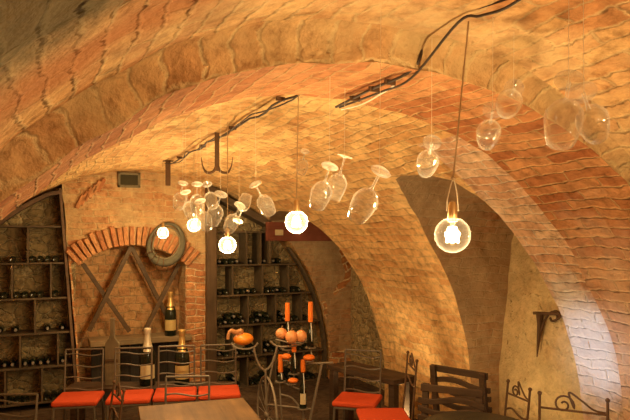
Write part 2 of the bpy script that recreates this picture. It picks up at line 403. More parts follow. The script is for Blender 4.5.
# back wall: rubble behind the racks, jamb ring of radial brick, weathered front with arched recess
sheet('wall_back',[[((-1.4+5.6*j/70,YBK,2.85*i/50),(5.6*j/70,2.85*i/50)) for i in range(51)] for j in range(71)],M['rubble'])
cols=[]
for j in range(60):
    a=-.12+1.15*j/59
    col=[]
    for i in range(22):
        r=FR+1.75*i/21
        x=FCX+r*math.cos(a);z=FCZ+r*math.sin(a)
        col.append(((x,YB-.005,max(0,z)),(r,a*FR)))
    cols.append(col)
sheet('wall_back.001',cols,M['ringbrick'],d=False)
RL=at_y(82,264,YB);RT=at_y(131,246,YB);RQ=at_y(185,266,YB)
X0T,X0B,X1=.285,.47,1.957
def xl(z):return X0T+(X0B-X0T)*(2.5-z)/2.5
ax,ay,bx,by,cx_,cy_=RL.x,RL.z,RT.x,RT.z,RQ.x,RQ.z
D=2*(ax*(by-cy_)+bx*(cy_-ay)+cx_*(ay-by))
ux=((ax*ax+ay*ay)*(by-cy_)+(bx*bx+by*by)*(cy_-ay)+(cx_*cx_+cy_*cy_)*(ay-by))/D
uz=((ax*ax+ay*ay)*(cx_-bx)+(bx*bx+by*by)*(ax-cx_)+(cx_*cx_+cy_*cy_)*(bx-ax))/D
UR=math.hypot(ax-ux,ay-uz)
cols=[];NS=62
xs=sorted([X0B+(X1-X0B)*j/NS for j in range(NS+1)]+[RL.x,RL.x+.003,RQ.x,RQ.x-.003])
for x in xs:
    zt=0
    if RL.x+.001<x<RQ.x-.001:zt=uz+math.sqrt(max(0,UR*UR-(x-ux)**2))
    col=[];top=zc(x,FCX,FCZ,FR)+.12
    for i in range(56):
        z=max(zt,top*i/55);w=1-(x-X0B)/(X1-X0B)
        col.append(((x+(xl(z)-X0B)*w**3,YB,z),(x,z)))
    cols.append(col)
sheet('wall_back.002',cols,M['front'])
pl=resample([(RL.x,0),(RL.x,RL.z)],.08)+[(ux+UR*math.cos(t),uz+UR*math.sin(t)) for t in [math.atan2(RL.z-uz,RL.x-ux)+(math.atan2(RQ.z-uz,RQ.x-ux)-math.atan2(RL.z-uz,RL.x-ux))*k/24 for k in range(1,25)]]+resample([(RQ.x,RQ.z),(RQ.x,0)],.08)[1:]
cols=[];arc=0;last=None
for x,z in pl:
    if last:arc+=math.hypot(x-last[0],z-last[1])
    last=(x,z);w=1-(x-X0B)/(X1-X0B)
    cols.append([((x+(xl(z)-X0B)*w**3,YB+.4*i/6,z),(.4*i/6,arc)) for i in range(7)])
sheet('trim_4',cols,M['front'])
sheet('trim_5',[[((xl(z),YB+.4*i/6,z),(.4*i/6,z)) for z in [2.62*k/50 for k in range(51)]] for i in range(7)],M['front'])
sheet('trim_6',[[((X1,YB+.4*i/6,z),(.4*i/6,z)) for z in [2.62*k/50 for k in range(51)]] for i in range(7)],M['front'])
mb=MB()                                       # brick arch over the recess
t0=math.atan2(RL.z-.02-uz,RL.x-.05-ux);t1=math.atan2(RQ.z-uz,RQ.x+.03-ux);nv=22
for k in range(nv):
    t=t0+(t1-t0)*(k+.5)/nv+random.uniform(-.006,.006);h=.23+random.uniform(-.02,.02);w=abs(t1-t0)*(UR+.1)/nv-.018
    Mx=Matrix.Translation((ux,YB-.012,uz))@Matrix.Rotation(-(t-PI/2),4,'Y')
    mb.box((0,random.uniform(-.006,.006),UR+h/2+.012),(w,.09,h),Mx)
obj('trim_7',mb,M['vouss'],bevel=.008,kind='structure')
mb=MB()                                       # reddish brick patch, upper left of the front
for k in range(6):
    p=at_y(80+k*4.2,201-k*3.2+random.uniform(-1,1),YB-.01)
    mb.box((0,0,0),(.045,.06,.17),Matrix.Translation(p)@Matrix.Rotation(.45,4,'Y'))
obj('trim_8',mb,M['vouss'],bevel=.008,kind='structure')
sheet('floor',[[((-1.4+5.8*j/40,-2.7+10.6*i/60,0),(-1.4+5.8*j/40,-2.7+10.6*i/60)) for i in range(61)] for j in range(41)],M['floor'],d=False)
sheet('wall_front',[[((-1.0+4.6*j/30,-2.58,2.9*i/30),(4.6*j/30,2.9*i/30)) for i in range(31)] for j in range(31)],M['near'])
bk_=bpy.data.objects['wall_back'];bk_.data.materials.append(M['recess'])
for p in bk_.data.polygons:
    if .45<p.center.x<1.95:p.material_index=1
fr_=bpy.data.objects['wall_back.002'];fr_.data.materials.append(M['pierred'])
for p in fr_.data.polygons:
    if p.center.x>RQ.x-.02 and p.center.z<1.62 or (p.center.x<RL.x+.02 and p.center.z<1.9):p.material_index=1
# small dark vent under the vault
p=at_y(129,180,YB)
t=thing('wall_vent','small dark square vent hole high in back wall above the brick arch','vent',(p.x,YB,p.z))
mb=MB()
for c,d in (((0,0,.075),(.26,.05,.03)),((0,0,-.075),(.26,.05,.03)),((-.115,0,0),(.03,.05,.18)),((.115,0,0),(.03,.05,.18))):mb.box(c,d)
obj('frame',mb,M['collarrope'],t,.006);obj('opening',MB().box((0,.0,0),(.2,.03,.12)),M['hole'],t)

# ------------------------------------------------------------------ timber post, lintel
mb=MB()
b=at_y(212,240,YB-.08)
mb.bar((b.x,YB-.03,.0),(b.x-.005,YB-.03,zc(b.x,FCX,FCZ,FR)-.03),.125,.13,(0,1,0))
tag(obj('timber_post',mb,M['post'],bevel=.008),'dark upright timber post between brick arch and right-hand wine rack','post')
mb=MB()
PX=b.x+.068                                   # right rack starts here
mb.box((3.34,7.345,2.015),(1.24,.05,.25))
t=obj('lintel_beam',mb,M['lintel'],bevel=.01);tag(t,'red-brown lintel board above the right end of the right-hand wine rack','lintel')
p=at(279,232.5,1);d=(p-Vector((0,0,H)));k=7.318/d.y;p=Vector((d.x*k,7.318,H+d.z*k))
t=thing('wall_plate','small cream plate fixed to red-brown lintel behind a globe bulb','plate',p)
obj('cover',MB().box((0,-.008,0),(.11,.022,.075)),M['lab_cream'],t,.004)
obj('screw',MB().sphere((-.035,-.02,0),.006,8,6).sphere((.035,-.02,0),.006,8,6),M['brass'],t)

# ------------------------------------------------------------------ wine racks and bottles
def bottle_prof(r,L):
    return [(0,.012),(r*.55,.006),(r*.9,0),(r,.008),(r,L*.58),(r*.93,L*.65),(r*.6,L*.72),(r*.40,L*.77),(r*.37,L*.95),(r*.43,L*.955),(r*.43,L*.985),(r*.36,L),(0,L)]
RB=.036
bot=MB().lathe(bottle_prof(RB,.30),14)
cap=MB().lathe([(RB*.39,.235),(RB*.45,.236),(RB*.45,.297),(RB*.3,.303),(0,.303)],12)
BOT=None
ORD=['first','second','third','fourth','fifth','sixth','seventh','eighth','ninth','tenth']
def rack_bottle(x,z,y,neck,label,group,r=[0]):
    global BOT
    # axis along y; neck out -> neck toward the room
    if BOT is None:
        t=bpy.data.objects.new('wine_bottle',None);COL.objects.link(t);tag(t,label,'wine bottle',group)
        obj('glass',bot,M['bottle'],t);obj('capsule',cap,M['capsule'],t);BOT=t
    else:
        t=BOT.copy();COL.objects.link(t);t['label']=label;t['group']=group
        for ch in BOT.children:
            c=ch.copy();COL.objects.link(c);c.parent=t
    t.location=(x,y+(.30 if neck else 0),z);t.rotation_euler=(PI/2 if neck else -PI/2,random.uniform(0,6),0)
    t.rotation_mode='XYZ'
BT=.022
# left rack
ZL=[1.835*1.12,1.466*1.12,1.112*1.12,.763*1.12,.424*1.12,.07*1.12]
DL=[[28],[12,51],[-14,35],[20,58],[5,42]]
lr=thing('wine_rack','dark wooden wine rack with arched top left of the brick arch','wine rack',(0,YB,0))
def xedge(z):return xl(z)-.03
def lp(px,z):return at_y(px,240,YB).x
DEP=.33
mb=MB()
P=[]
for k in range(15):
    a=math.radians(100+k*4.2)
    P.append((FCX+(FR-.045)*math.cos(a),FCZ+(FR-.045)*math.sin(a)))
P=[q for q in P if q[0]<xedge(q[1])]
P=[(xedge(P[0][1]+.03),P[0][1]+.03)]+P
for (a,b_),(c,d) in zip(P,P[1:]):mb.bar((a,.10,b_),(c,.10,d),.26,.04,(0,0,1))
obj('top_board',mb,M['rackedge'],lr)
obj('side_board',MB().bar((xedge(.0),DEP/2-.02,0),(xedge(2.49),DEP/2-.02,2.49),DEP,.03,(1,0,0)),M['rackedge'],lr,.003)
for z in ZL:
    obj('shelf_board',MB().box(((-1.18+xedge(z)-.02)/2,DEP/2,z),(xedge(z)-.02+1.18,DEP,BT)),M['rack'],lr,.003)
for r_,(z,dv) in enumerate(zip(ZL,DL)):
    z2=ZL[r_+1]
    edges=[-1.16]+[at_y(px,240,YB).x for px in dv]+[xedge(z2)-.02]
    for x in edges[1:-1]:
        obj('divider',MB().box((x,DEP/2,(z+z2)/2),(.022,DEP-.01,z-z2-BT)),M['rack'],lr,.002)
    names=['left','middle','right'] if len(edges)==4 else ['left','right']
    for k in range(len(edges)-1):
        a=edges[k]+.05;b2=edges[k+1]-.05
        if k==0:a=max(a,at_y(-12,240,YB).x)
        n=int((b2-a+.0)/.078)+1
        if b2<a:continue
        cnt=0
        for i in range(n):
            x=a+i*.078
            if x>b2+.001 or (random.random()<.1):continue
            cnt+=1
            rack_bottle(x,z2+BT/2+RB+.001,YB+.02+random.uniform(0,.015),r_ in(2,3),
              '%s dark bottle from left in %s cell, %s row of left wine rack'%(ORD[cnt-1],names[k],ORD[r_]),'bottles in the left wine rack')
# right rack
ZR=[232,265,295,325,356,387]
ZR=[at_y(250,y,YB).z for y in ZR]
rr=thing('wine_rack','dark wooden wine rack fitted under the vault right of the timber post','wine rack',(0,YB,0))
def xr(z):return FCX+math.sqrt(max(0,(FR-.05)**2-(max(z,FCZ)-FCZ)**2))
for i,z in enumerate(ZR):
    xe=xr(z+.03)-.03
    obj('shelf_board',MB().box(((PX+xe)/2,DEP/2,z),(xe-PX,DEP,BT)),M['rack'],rr,.003)
mb=MB();P=[(xr(z),z) for z in [0.0]+[.1+k*.1 for k in range(0,18)]]
for (a,b_),(c,d) in zip(P,P[1:]):mb.bar((a,.05,b_),(c,.05,d),.10,.03,(1,0,0))
obj('curved_side',mb,M['rack'],rr)
p1=at_y(230,192,YB);p2=at_y(270,223,YB);px_=at_y(270,223,YB).x
obj('sloping_board',MB().bar((PX+.03,.1,zc(PX,FCX,FCZ,FR)-.10),(px_,.1,p2.z-.01),.24,.09,(0,0,1)),M['rack'],rr,.004)
obj('upright',MB().box((px_,.13,(ZR[1]+p2.z)/2),(.035,.28,p2.z-ZR[1]-.03)),M['rack'],rr,.003)
DR=[[247,261],[233,263,289],[248.5,276,302],[233,262,290],[248,276,304]]
for r_,dv in enumerate(DR):
    z,z2=ZR[r_],ZR[r_+1]
    edges=[PX]+[at_y(px,240,YB).x for px in dv]+([px_] if r_==0 else [])+[xr(z)-.05]
    for x in edges[1:-1]:
        if abs(x-px_)<.001:continue
        obj('divider',MB().box((x,DEP/2,(z+z2)/2),(.02,DEP-.01,z-z2-BT)),M['rack'],rr,.002)
    for k in range(len(edges)-1):
        a=edges[k]+.062;b2=edges[k+1]-.058
        if k==len(edges)-2:b2=xr(z2+.1)-.15
        n=int((b2-a)/.078)+1;cnt=0
        if b2<a:continue
        row=[]
        for i in range(n):
            row.append(a+i*.078)
        zb=z2+BT/2+RB+.001
        nm='cell %d'%(k+1)
        nm=['left end','second','third','fourth','fifth'][k]
        for i,x in enumerate(row):
            rack_bottle(x,zb,YB+.02+random.uniform(0,.02),(i+r_)%3==0,'%s bottle in bottom layer of %s cell, %s row, right wine rack'%(ORD[i],nm,ORD[r_]),'bottles in the right wine rack')
        if r_>=1 and len(row)>2 and k<len(edges)-2:
            for i in range(len(row)-1):
                if random.random()<.55 and (r_>=2):
                    rack_bottle(row[i]+.039,zb+.067,YB+.03+random.uniform(0,.02),(i+k)%2==0,'%s upper-layer spot bottle in %s cell, %s row, right wine rack'%(ORD[i],nm,ORD[r_]),'bottles in the right wine rack')

# ------------------------------------------------------------------ recess: lattice, ledge, boards, collar, big bottles
t=thing('lattice_rack','brown crossed-plank wine lattice filling the brick arch recess','wine rack',(0,YB,0))
zl=at_y(135,337,YB).z
def pl2(px,py):
    q=at_y(px,py,YB+.06);return Vector((q.x,.06,q.z))
LA=[((83,264),(130,332)),((131,247),(89,331)),((132,247),(175,331)),((179,264),(144,332))]
for k,(a,b_) in enumerate(LA):
    a=pl2(*a);b_=pl2(*b_);off=Vector((0,.0 if k%2 else .045,0))
    obj('plank',MB().bar(a+off,b_+off,.045 if 0 else .05,.045,(0,1,0)),M['plank'],t,.003)
L=at_y(89,338,YB);R_=at_y(190,338,YB)
led=obj('ledge_shelf',MB().box(((L.x+R_.x)/2,YB+.06,zl-.035),(R_.x-L.x,.36,.07)),M['ledge'],bevel=.008)
tag(led,'thick worn wooden ledge across the foot of the brick arch recess','shelf')
t=thing('boarding','black upright boards closing the space under the wooden ledge','boards',(0,YB+.1,0))
x=L.x+.03;k=0
while x<R_.x-.08:
    obj('board',MB().box((x+.055,.0,(zl-.08)/2),(.105,.03,zl-.08)),M['boards'],t,.003);x+=.11
# padded oval collar hung on the wall
cp=at_y(166,243,YB-.09)
t=thing('horse_collar','dark oval padded collar hanging on wall at right of brick arch','collar',cp)
P=[];Rr=[]
for k in range(40):
    a=2*PI*k/40;rx=.20;rz=.235
    P.append((rx*math.cos(a)+.03*math.sin(a),.02*math.sin(2*a),rz*math.sin(a)));Rr.append(.017+.036*(.5-.5*math.sin(a-.4))**1.3)
obj('padding',MB().tube(P,Rr,14,True),M['collar'],t)
P2=[(x*.80,y-.028,z*.80) for x,y,z in P];obj('rim',MB().tube(P2,.011,8,True),M['collarrope'],t)
for k in range(5):
    a=PI*1.15+k*.35;c=Vector((.20*math.cos(a)+.03*math.sin(a),.0,.235*math.sin(a)))
    ring=[c+Vector((math.cos(a)*math.cos(b)*.057,math.sin(b)*.057,math.sin(a)*math.cos(b)*.057)) for b in [2*PI*j/12 for j in range(12)]]
    obj('strap',MB().tube(ring,.006,6,True),M['rust'],t)
def big_bottle(loc,h,label,foil,lab,name='champagne_bottle'):
    t=thing(name,label,'bottle',loc,0,None)
    r=h*.135
    P=[(0,.01),(r*.9,0),(r,h*.02),(r,h*.48),(r*.92,h*.56),(r*.62,h*.68),(r*.40,h*.78),(r*.34,h*.86),(r*.34,h*.94),(r*.30,h*.99),(0,h*.99)]
    obj('glass',MB().lathe(P,24),M['bottle'],t)
    obj('foil',MB().lathe([(r*.66,h*.665),(r*.44,h*.77),(r*.39,h*.86),(r*.39,h*.9),(r*.46,h*.915),(r*.46,h*.985),(r*.38,h),(0,h)],20),foil,t)
    mb=MB();n=14
    rr=r+.002;vs=[];a0=math.atan2(-loc[1],-loc[0])
    for i in range(n+1):
        for j in range(2):
            a=a0-1.05+2.1*i/n;vs.append((rr*math.cos(a),rr*math.sin(a),h*(.13+.24*j)))
    mb.add(vs,[(2*i,2*i+2,2*i+3,2*i+1) for i in range(n)]);obj('label',mb,lab,t)
    mb=MB();vs=[];rr=r*.66
    for i in range(9):
        for j in range(2):
            a=a0-.7+1.4*i/8;rad=(r*.80 if j==0 else r*.70)+.003;vs.append((rad*math.cos(a),rad*math.sin(a),h*(.60+.045*j)))
    mb.add(vs,[(2*i,2*i+2,2*i+3,2*i+1) for i in range(8)]);obj('neck_label',mb,foil,t)
q=at_y(170.5,335,YB-.06);big_bottle((q.x,YB-.06,zl),.53,'large champagne bottle with gold foil standing on the wooden ledge',M['foil_gold'],M['lab_gold'])
# low bench behind the red chairs
BZ=.45
bc=(at(120,385,6.02)+at(215,385,6.02))/2
a_=at(70,385,6.02);b_=at(235,385,6.02);a_.z=b_.z=0
ang=math.atan2((b_-a_).y,(b_-a_).x)
t=thing('bench','long low dark bench behind the row of red-seated chairs','bench',(a_+b_)/2,ang)
obj('seat',MB().box((0,0,BZ-.02),((b_-a_).length,.30,.04)),M['darkwood'],t,.004)
for sx in(-1,1):
    for sy in(-1,1):obj('leg',MB().box((sx*((b_-a_).length/2-.08),sy*.11,(BZ-.04)/2),(.05,.05,BZ-.04)),M['darkwood'],t,.003)
def on_bench(px):
    f=6.02;q=at(px,385,f);q.z=BZ;return q
big_bottle(on_bench(147.5),.57,'tall dark bottle with pale foil behind red chairs, nearer the wooden bottle cutout',M['foil_white'],M['lab_cream'])
big_bottle(on_bench(182),.555,'tall dark bottle with gold foil behind red chairs, nearer the timber post',M['foil_gold'],M['lab_gold'])
q=on_bench(112.5)
t=thing('bottle_cutout','grey-brown wooden board cut as a bottle shape behind the red chairs','board',q,ang)
hw=.072
poly=[(-hw,0),(hw,0),(hw,.36),(hw*.95,.42),(.03,.47),(.02,.50),(.018,.64),(.024,.645),(.024,.67),(-.024,.67),(-.024,.645),(-.018,.64),(-.02,.50),(-.03,.47),(-hw*.95,.42),(-hw,.36)]
obj('board',MB().prism(poly,.035),M['cut'],t,.004)
obj('batten',MB().box((0,-.022,.25),(.12,.012,.03)),M['plank'],t,.002)

# ------------------------------------------------------------------ chairs
def wavy(x0,x1,z,y,amp,n=18,ph=0):
    return [(x0+(x1-x0)*i/n,y,z+amp*math.sin(ph+2*PI*i/n)) for i in range(n+1)]
def slat_chair(label,group,cushion=True,top=.88,mat='greyiron',W=.375):
    t=thing('bistro_chair',label,'chair',(0,0,0),0,group);m=M[mat];hw=W/2-.02
    sz=.445
    obj('seat_frame',MB().tube([(-hw,-.19,sz),(hw,-.19,sz),(hw,.17,sz),(-hw,.17,sz)],.010,8,True),m,t)
    obj('seat_slats',[MB()][0].box((0,-.12,sz),(W-.06,.03,.006)).box((0,-.04,sz),(W-.06,.03,.006)).box((0,.04,sz),(W-.06,.03,.006)).box((0,.11,sz),(W-.06,.03,.006)),m,t)
    for s in(-1,1):
        obj('leg',MB().tube([(s*hw,-.19,sz),(s*(hw+.01),-.20,.22),(s*(hw+.015),-.215,.0)],.010,8),m,t)
        obj('leg',MB().tube([(s*hw,.17,sz),(s*(hw+.01),.19,.22),(s*(hw+.015),.22,.0)],.010,8),m,t)
        obj('back_post',MB().tube([(s*hw,.17,sz),(s*hw,.19,.62),(s*hw,.225,top)],.009,8),m,t)
    obj('top_rail',MB().tube([(-hw,.225,top),(hw,.225,top)],.009,8),m,t)
    nz=4
    for k in range(nz):
        z=sz+.07+(top-sz-.12)*k/(nz-1);y=.17+.055*(z-sz)/(top-sz)
        obj('back_slat',MB().tube(wavy(-hw,hw,z,y,.011,18,PI*.1),.0065,6),m,t)
    if cushion:
        c=MB();n=10
        hx,hy=W/2+.004,.19;pts=[]
        c.box((0,-.01,sz+.032),(2*hx,2*hy,.045))
        obj('cushion',c,M['cushion'],t,.016)
    return t
def face(o,p,face_ang):o.location=p;o.rotation_euler=(0,0,face_ang)
pos=[]
for px,py in ((79,397),(130.5,395),(175.5,392.5),(219,390.5)):
    q=at_z(px,py,.49);q.z=0;pos.append(q)
ca=math.atan2((pos[3]-pos[0]).y,(pos[3]-pos[0]).x)
labs=['red-cushioned grey iron chair at left end of row, beside left wine rack',
 'red-cushioned grey iron chair second from left, in front of the wooden bottle cutout',
 'red-cushioned grey iron chair third from left, below the large ledge bottle',
 'red-cushioned grey iron chair at right end of row, beside the orange long-necked gourd']
C0=slat_chair(labs[0],'red-cushioned chairs by the back wall');face(C0,pos[0],ca-.03)
for k in(1,2,3):dup(C0,labs[k],pos[k],ca-.03+.01*k)
# chairs around the long table
q=at(-3,402,3.95);q.z=0
CN=slat_chair('grey iron slat-back chair at lower left corner, only its back showing','iron chairs without cushions',False,.83);face(CN,q,ca-.15+PI*0)
q=at(180,380,4.62);q.z=0;dup(CN,'grey iron chair tucked at the far edge of the wooden table',q+Vector((0,-.14,0)),ca-.1)
# right group
RC=dict(z=.49)
q=at_z(358,398.5,.49);q.z=0
cA=dup(C0,'red-cushioned iron chair facing forward beside low dark bench near the pier',q,-.72,'red-cushioned chairs by the pier')
q=at_z(387,414,.49);q.z=0

def scroll_chair(label,top,W,group,cushion=False,spike=0):
    t=thing('scroll_chair',label,'chair',(0,0,0),0,group);m=M['rust'];hw=W/2;sz=.445
    obj('seat_frame',MB().tube([(-hw,-.19,sz),(hw,-.19,sz),(hw,.17,sz),(-hw,.17,sz)],.009,8,True),m,t)
    if cushion:obj('cushion',MB().box((0,-.02,sz+.032),(W+.02,.40,.045)),M['cushion'],t,.016)
    else:obj('seat',MB().box((0,-.01,sz+.012),(W-.01,.36,.02)),M['darkwood'],t,.004)
    for s in(-1,1):
        obj('leg',MB().tube([(s*hw,-.19,sz),(s*hw,-.2,0)],.009,8),m,t)
        obj('leg',MB().tube([(s*hw,.17,sz),(s*hw,.2,0)],.009,8),m,t)
        bp=obj('back_post',MB().tube([(s*hw,.17,sz),(s*hw,.19,.65),(s*hw,.215,top)],.008,8),m,t)
        obj('finial',MB().sphere((s*hw,.216,top+.008),.0135,12,8),m,bp)
    yz=lambda z:.17+.045*(z-sz)/(top-sz)
    z1=top-.075;z2=top-.19
    obj('crossbar',MB().tube([(-hw,yz(z1),z1),(hw,yz(z1),z1)],.007,8),m,t)
    obj('crossbar',MB().tube(curve([(-hw,yz(z2),z2),(-hw*.4,yz(z2),z2+.022),(hw*.4,yz(z2),z2-.012),(hw,yz(z2),z2-.004)],6),.007,8),m,t)
    # scroll standing on the upper bar
    P=[];c0=(-hw*.28,top-.045)
    for i in range(26):
        a=-.4*PI-i/25*2.9*PI+1.2*PI;rad=.012+.05*i/25*W/.37
        P.append((c0[0]+rad*math.cos(a),yz(top),c0[1]+rad*math.sin(a)))
    e=P[-1]
    P+=[Vector(p) for p in curve([e,(c0[0]+.03,yz(top),top+.03),(hw*.25,yz(top),top-.01),(hw*.6,yz(top),z1+.018),(hw*.95,yz(top),z1+.008)],6)[1:]]
    obj('scroll',MB().tube(P,.006,6),m,t)
    return t
sc1=scroll_chair('rust-brown iron chair back with large scroll, nearest right corner',.97,.37,'scroll-back iron chairs')
pa=at(543,396,3.62);pb=at(604,403,3.47)
def place_back(o,pa,pb,flip=False):          # put a chair so its back posts stand near two given points
    d=pb-pa;a=math.atan2(d.y,d.x);c=(pa+pb)/2
    off=Matrix.Rotation(a,3,'Z')@Vector((0,.215,0));o.location=(c.x-off.x,c.y-off.y,0);o.rotation_euler=(0,0,a)
place_back(sc1,pa,pb)
sc2=scroll_chair('narrow rust-brown iron chair back with tall scroll, turned partly away by dark tabletop',.885,.25,'scroll-back iron chairs')
place_back(sc2,at(508,386,4.30),at(530,395,4.06))
sc3=scroll_chair('tall iron chair with red cushion seen edge-on against the bright pier',.955,.36,'red-cushioned chairs by the pier',True)
place_back(sc3,at(408,360,5.02),at(416.5,356,4.68))
sc3.location.x+=0
sc4=scroll_chair('thin dark iron chair seen edge-on at left corner of the wooden table',.82,.30,'scroll-back iron chairs')
place_back(sc4,at(114,383,4.55),at(124,394,4.28))
# rustic ladder-back chairs of dark wood
def ladder_chair(label,W,top,group):
    t=thing('ladder_back_chair',label,'chair',(0,0,0),0,group);m=M['darkwood'];hw=W/2;sz=.45
    obj('seat',MB().box((0,-.01,sz),(W+.03,.40,.035)),m,t,.006)
    for s in(-1,1):
        obj('leg',MB().bar((s*hw,-.18,0),(s*hw,-.18,sz-.01),.045,.045),m,t,.005)
        obj('back_post',MB().bar((s*hw,.18,0),(s*hw,.18,sz),.045,.04).bar((s*hw,.18,sz-.01),(s*hw,.25,top),.045,.035),m,t,.005)
    for k in range(5):
        z=sz+.10+(top-sz-.13)*k/4;y=.19+.06*(z-sz)/(top-sz);hh=.040 if k<4 else .05
        n=14;e=.045 if k in(1,2,3) else .03;mb=MB();rows=[]
        for i in range(n+1):
            x=-hw-e+(W+2*e)*i/n;w=(.018*math.sin(2*PI*i/n*1.0+k*1.3) if k<4 else .004)
            rows+=[(x,y-.034,z+w-hh/2),(x,y-.012,z+w-hh/2),(x,y-.012,z+w+hh/2),(x,y-.034,z+w+hh/2)]
        fs=[]
        for i in range(n):
            for j in range(4):
                l=(j+1)%4;fs.append((i*4+j,i*4+l,(i+1)*4+l,(i+1)*4+j))
        fs+=[(3,2,1,0),(n*4,n*4+1,n*4+2,n*4+3)];mb.add(rows,fs);obj('back_slat',mb,m,t,.004)
    obj('stretcher',MB().bar((-hw,-.18,.2),(hw,-.18,.2),.03,.03),m,t)
    return t
lc1=ladder_chair('dark rustic wooden ladder-back chair, the farther of two, against the pier',.42,.93,'dark wooden ladder-back chairs')
place_back(lc1,at(487,384,4.40),at(433,370,4.72))
lc2=ladder_chair('dark rustic wooden ladder-back chair, the nearer of two, behind dark round tabletop',.38,.875,'dark wooden ladder-back chairs')
place_back(lc2,at(427,388,4.28),at(476,394,4.12))

# ------------------------------------------------------------------ tables, low bench
p1=at_z(138,406.5,.75);p2=at_z(243,397.5,.75);p3=at_z(290,420,.75)
ux_=(p2-p1).normalized();Lx=(p2-p1).length;uy_=Vector((-ux_.y,ux_.x,0))
a=math.atan2(ux_.y,ux_.x);Ly=1.5;c=(p1+p2)/2-uy_*(Ly/2)
t=thing('dining_table','long worn wooden dining table in front of the red-cushioned chairs','table',(c.x,c.y,0),a)
top=obj('tabletop',MB(),M['table'],t)
n=5
mb=MB()
mb.box((0,0,.73),(Lx,Ly,.04))
bpy.data.objects.remove(top);obj('tabletop',mb,M['table'],t,.004)
for sx in(-1,1):
    for sy in(-1,1):obj('leg',MB().box((sx*(Lx/2-.06),sy*(Ly/2-.07),.355),(.07,.07,.71)),M['darkwood'],t,.006)
    obj('apron',MB().box((sx*(Lx/2-.05),0,.67),(.025,Ly-.2,.08)),M['darkwood'],t)
q=at(478,426,3.70);R=.35
t=thing('round_table','dark round table at the bottom edge beside narrow scroll-back chair','table',(q.x,q.y,0))
obj('tabletop',MB().lathe([(0,.715),(R-.01,.715),(R,.722),(R,.743),(R-.008,.75),(0,.75)],48),M['darktable'],t)
obj('column',MB().lathe([(.03,.03),(.028,.7),(.06,.715)],16),M['iron'],t)
obj('base',MB().lathe([(0,0),(.14,0),(.14,.015),(.04,.04),(0,.04)],24),M['iron'],t)
pa=at_z(327,364,.62);pb=at_z(394,380,.62);d=(pb-pa);a=math.atan2(d.y,d.x);Lb=d.length
c=(pa+pb)/2+Matrix.Rotation(a,3,'Z')@Vector((0,.16,0))
t=thing('low_table','dark wooden low table against the wall right of the right-hand rack','table',(c.x,c.y,0),a)
obj('tabletop',MB().box((0,0,.59),(Lb,.32,.05)),M['darkwood'],t,.005)
for sx in(-1,1):
    for sy in(-1,1):obj('leg',MB().box((sx*(Lb/2-.05),sy*.11,.283),(.07,.07,.565)),M['darkwood'],t,.005)

# ------------------------------------------------------------------ bicycle stand with bottles, candles and gourds
F=5.35
org=at(285,400,F);org.z=0
def bp(px,py,df=0):return at(px,py,F+df)-org
t=thing('bicycle_stand','grey iron bicycle-shaped stand holding candle bottles and gourds by right rack','stand',org)
gi=M['standiron']
# front wheel, steered nearly toward the camera
wc=bp(267,409);rad=.335;wd=Matrix.Rotation(math.radians(-4),3,'Z')@Vector((0,1,0))
ring=[wc+wd*(rad*math.cos(a))*.9+Vector((0,0,rad*math.sin(a))) for a in [2*PI*k/40 for k in range(40)]]
zmin=min(p.z for p in ring);dz=-zmin+.012
ring=[p+Vector((0,0,dz)) for p in ring];wc=wc+Vector((0,0,dz))
wh=obj('wheel',MB().tube(ring,.011,8,True),gi,t)
mb=MB()
for k in range(14):
    mb.tube([wc,ring[int(k*40/14)]],.0025,5)
obj('spokes',mb,gi,wh)
obj('hub',MB().sphere(wc,.028,12,8),gi,wh)
obj('fork',MB().tube(curve([bp(254,348),bp(256,357),bp(260,366),bp(265.5,370),bp(271,365),bp(275,356),bp(277,346)],6),.010,8),gi,t)
obj('handlebar',MB().tube(curve([bp(231,343),bp(236,347.5),bp(246,349),bp(254,347),bp(258,343)],6),.009,8),gi,t)
obj('handlebar',MB().tube(curve([bp(270,341),bp(277,346),bp(288,346.5),bp(300,344.5),bp(306,340)],6),.009,8),gi,t)
obj('steering_tube',MB().tube([bp(265.5,370),bp(267,409)+Vector((0,0,dz))],.010,8),gi,t)
for nm,P,r in (('frame_tube',[(274,356),(265,404)],.009),('frame_tube',[(265,404),(311,409)],.009),('frame_tube',[(304,364),(333,362.5)],.010),
    ('frame_tube',[(322,363.5),(310,420)],.012),('frame_tube',[(280,381),(303,391)],.009),('frame_tube',[(280,394),(292,398),(301,409)],.008),('frame_tube',[(303,364),(303,409)],.009),('frame_tube',[(279.5,381),(281,406)],.008)):
    obj(nm,MB().tube(curve([bp(*p) for p in P],4),r,8),gi,t)
for p in((310,420),(281,406),(303,409)):
    q=bp(*p);obj('leg',MB().tube([q,(q.x+.02,q.y,0.01)],.010,8),gi,t)
hb=[]
def cup(p,r):                                 # ring holder with a plate carrying a bottle
    o=obj('bottle_holder',MB().lathe([(0,-.008),(r,-.008),(r,.0),(0,.0)],16,Matrix.Translation(p)),gi,t)
    return o
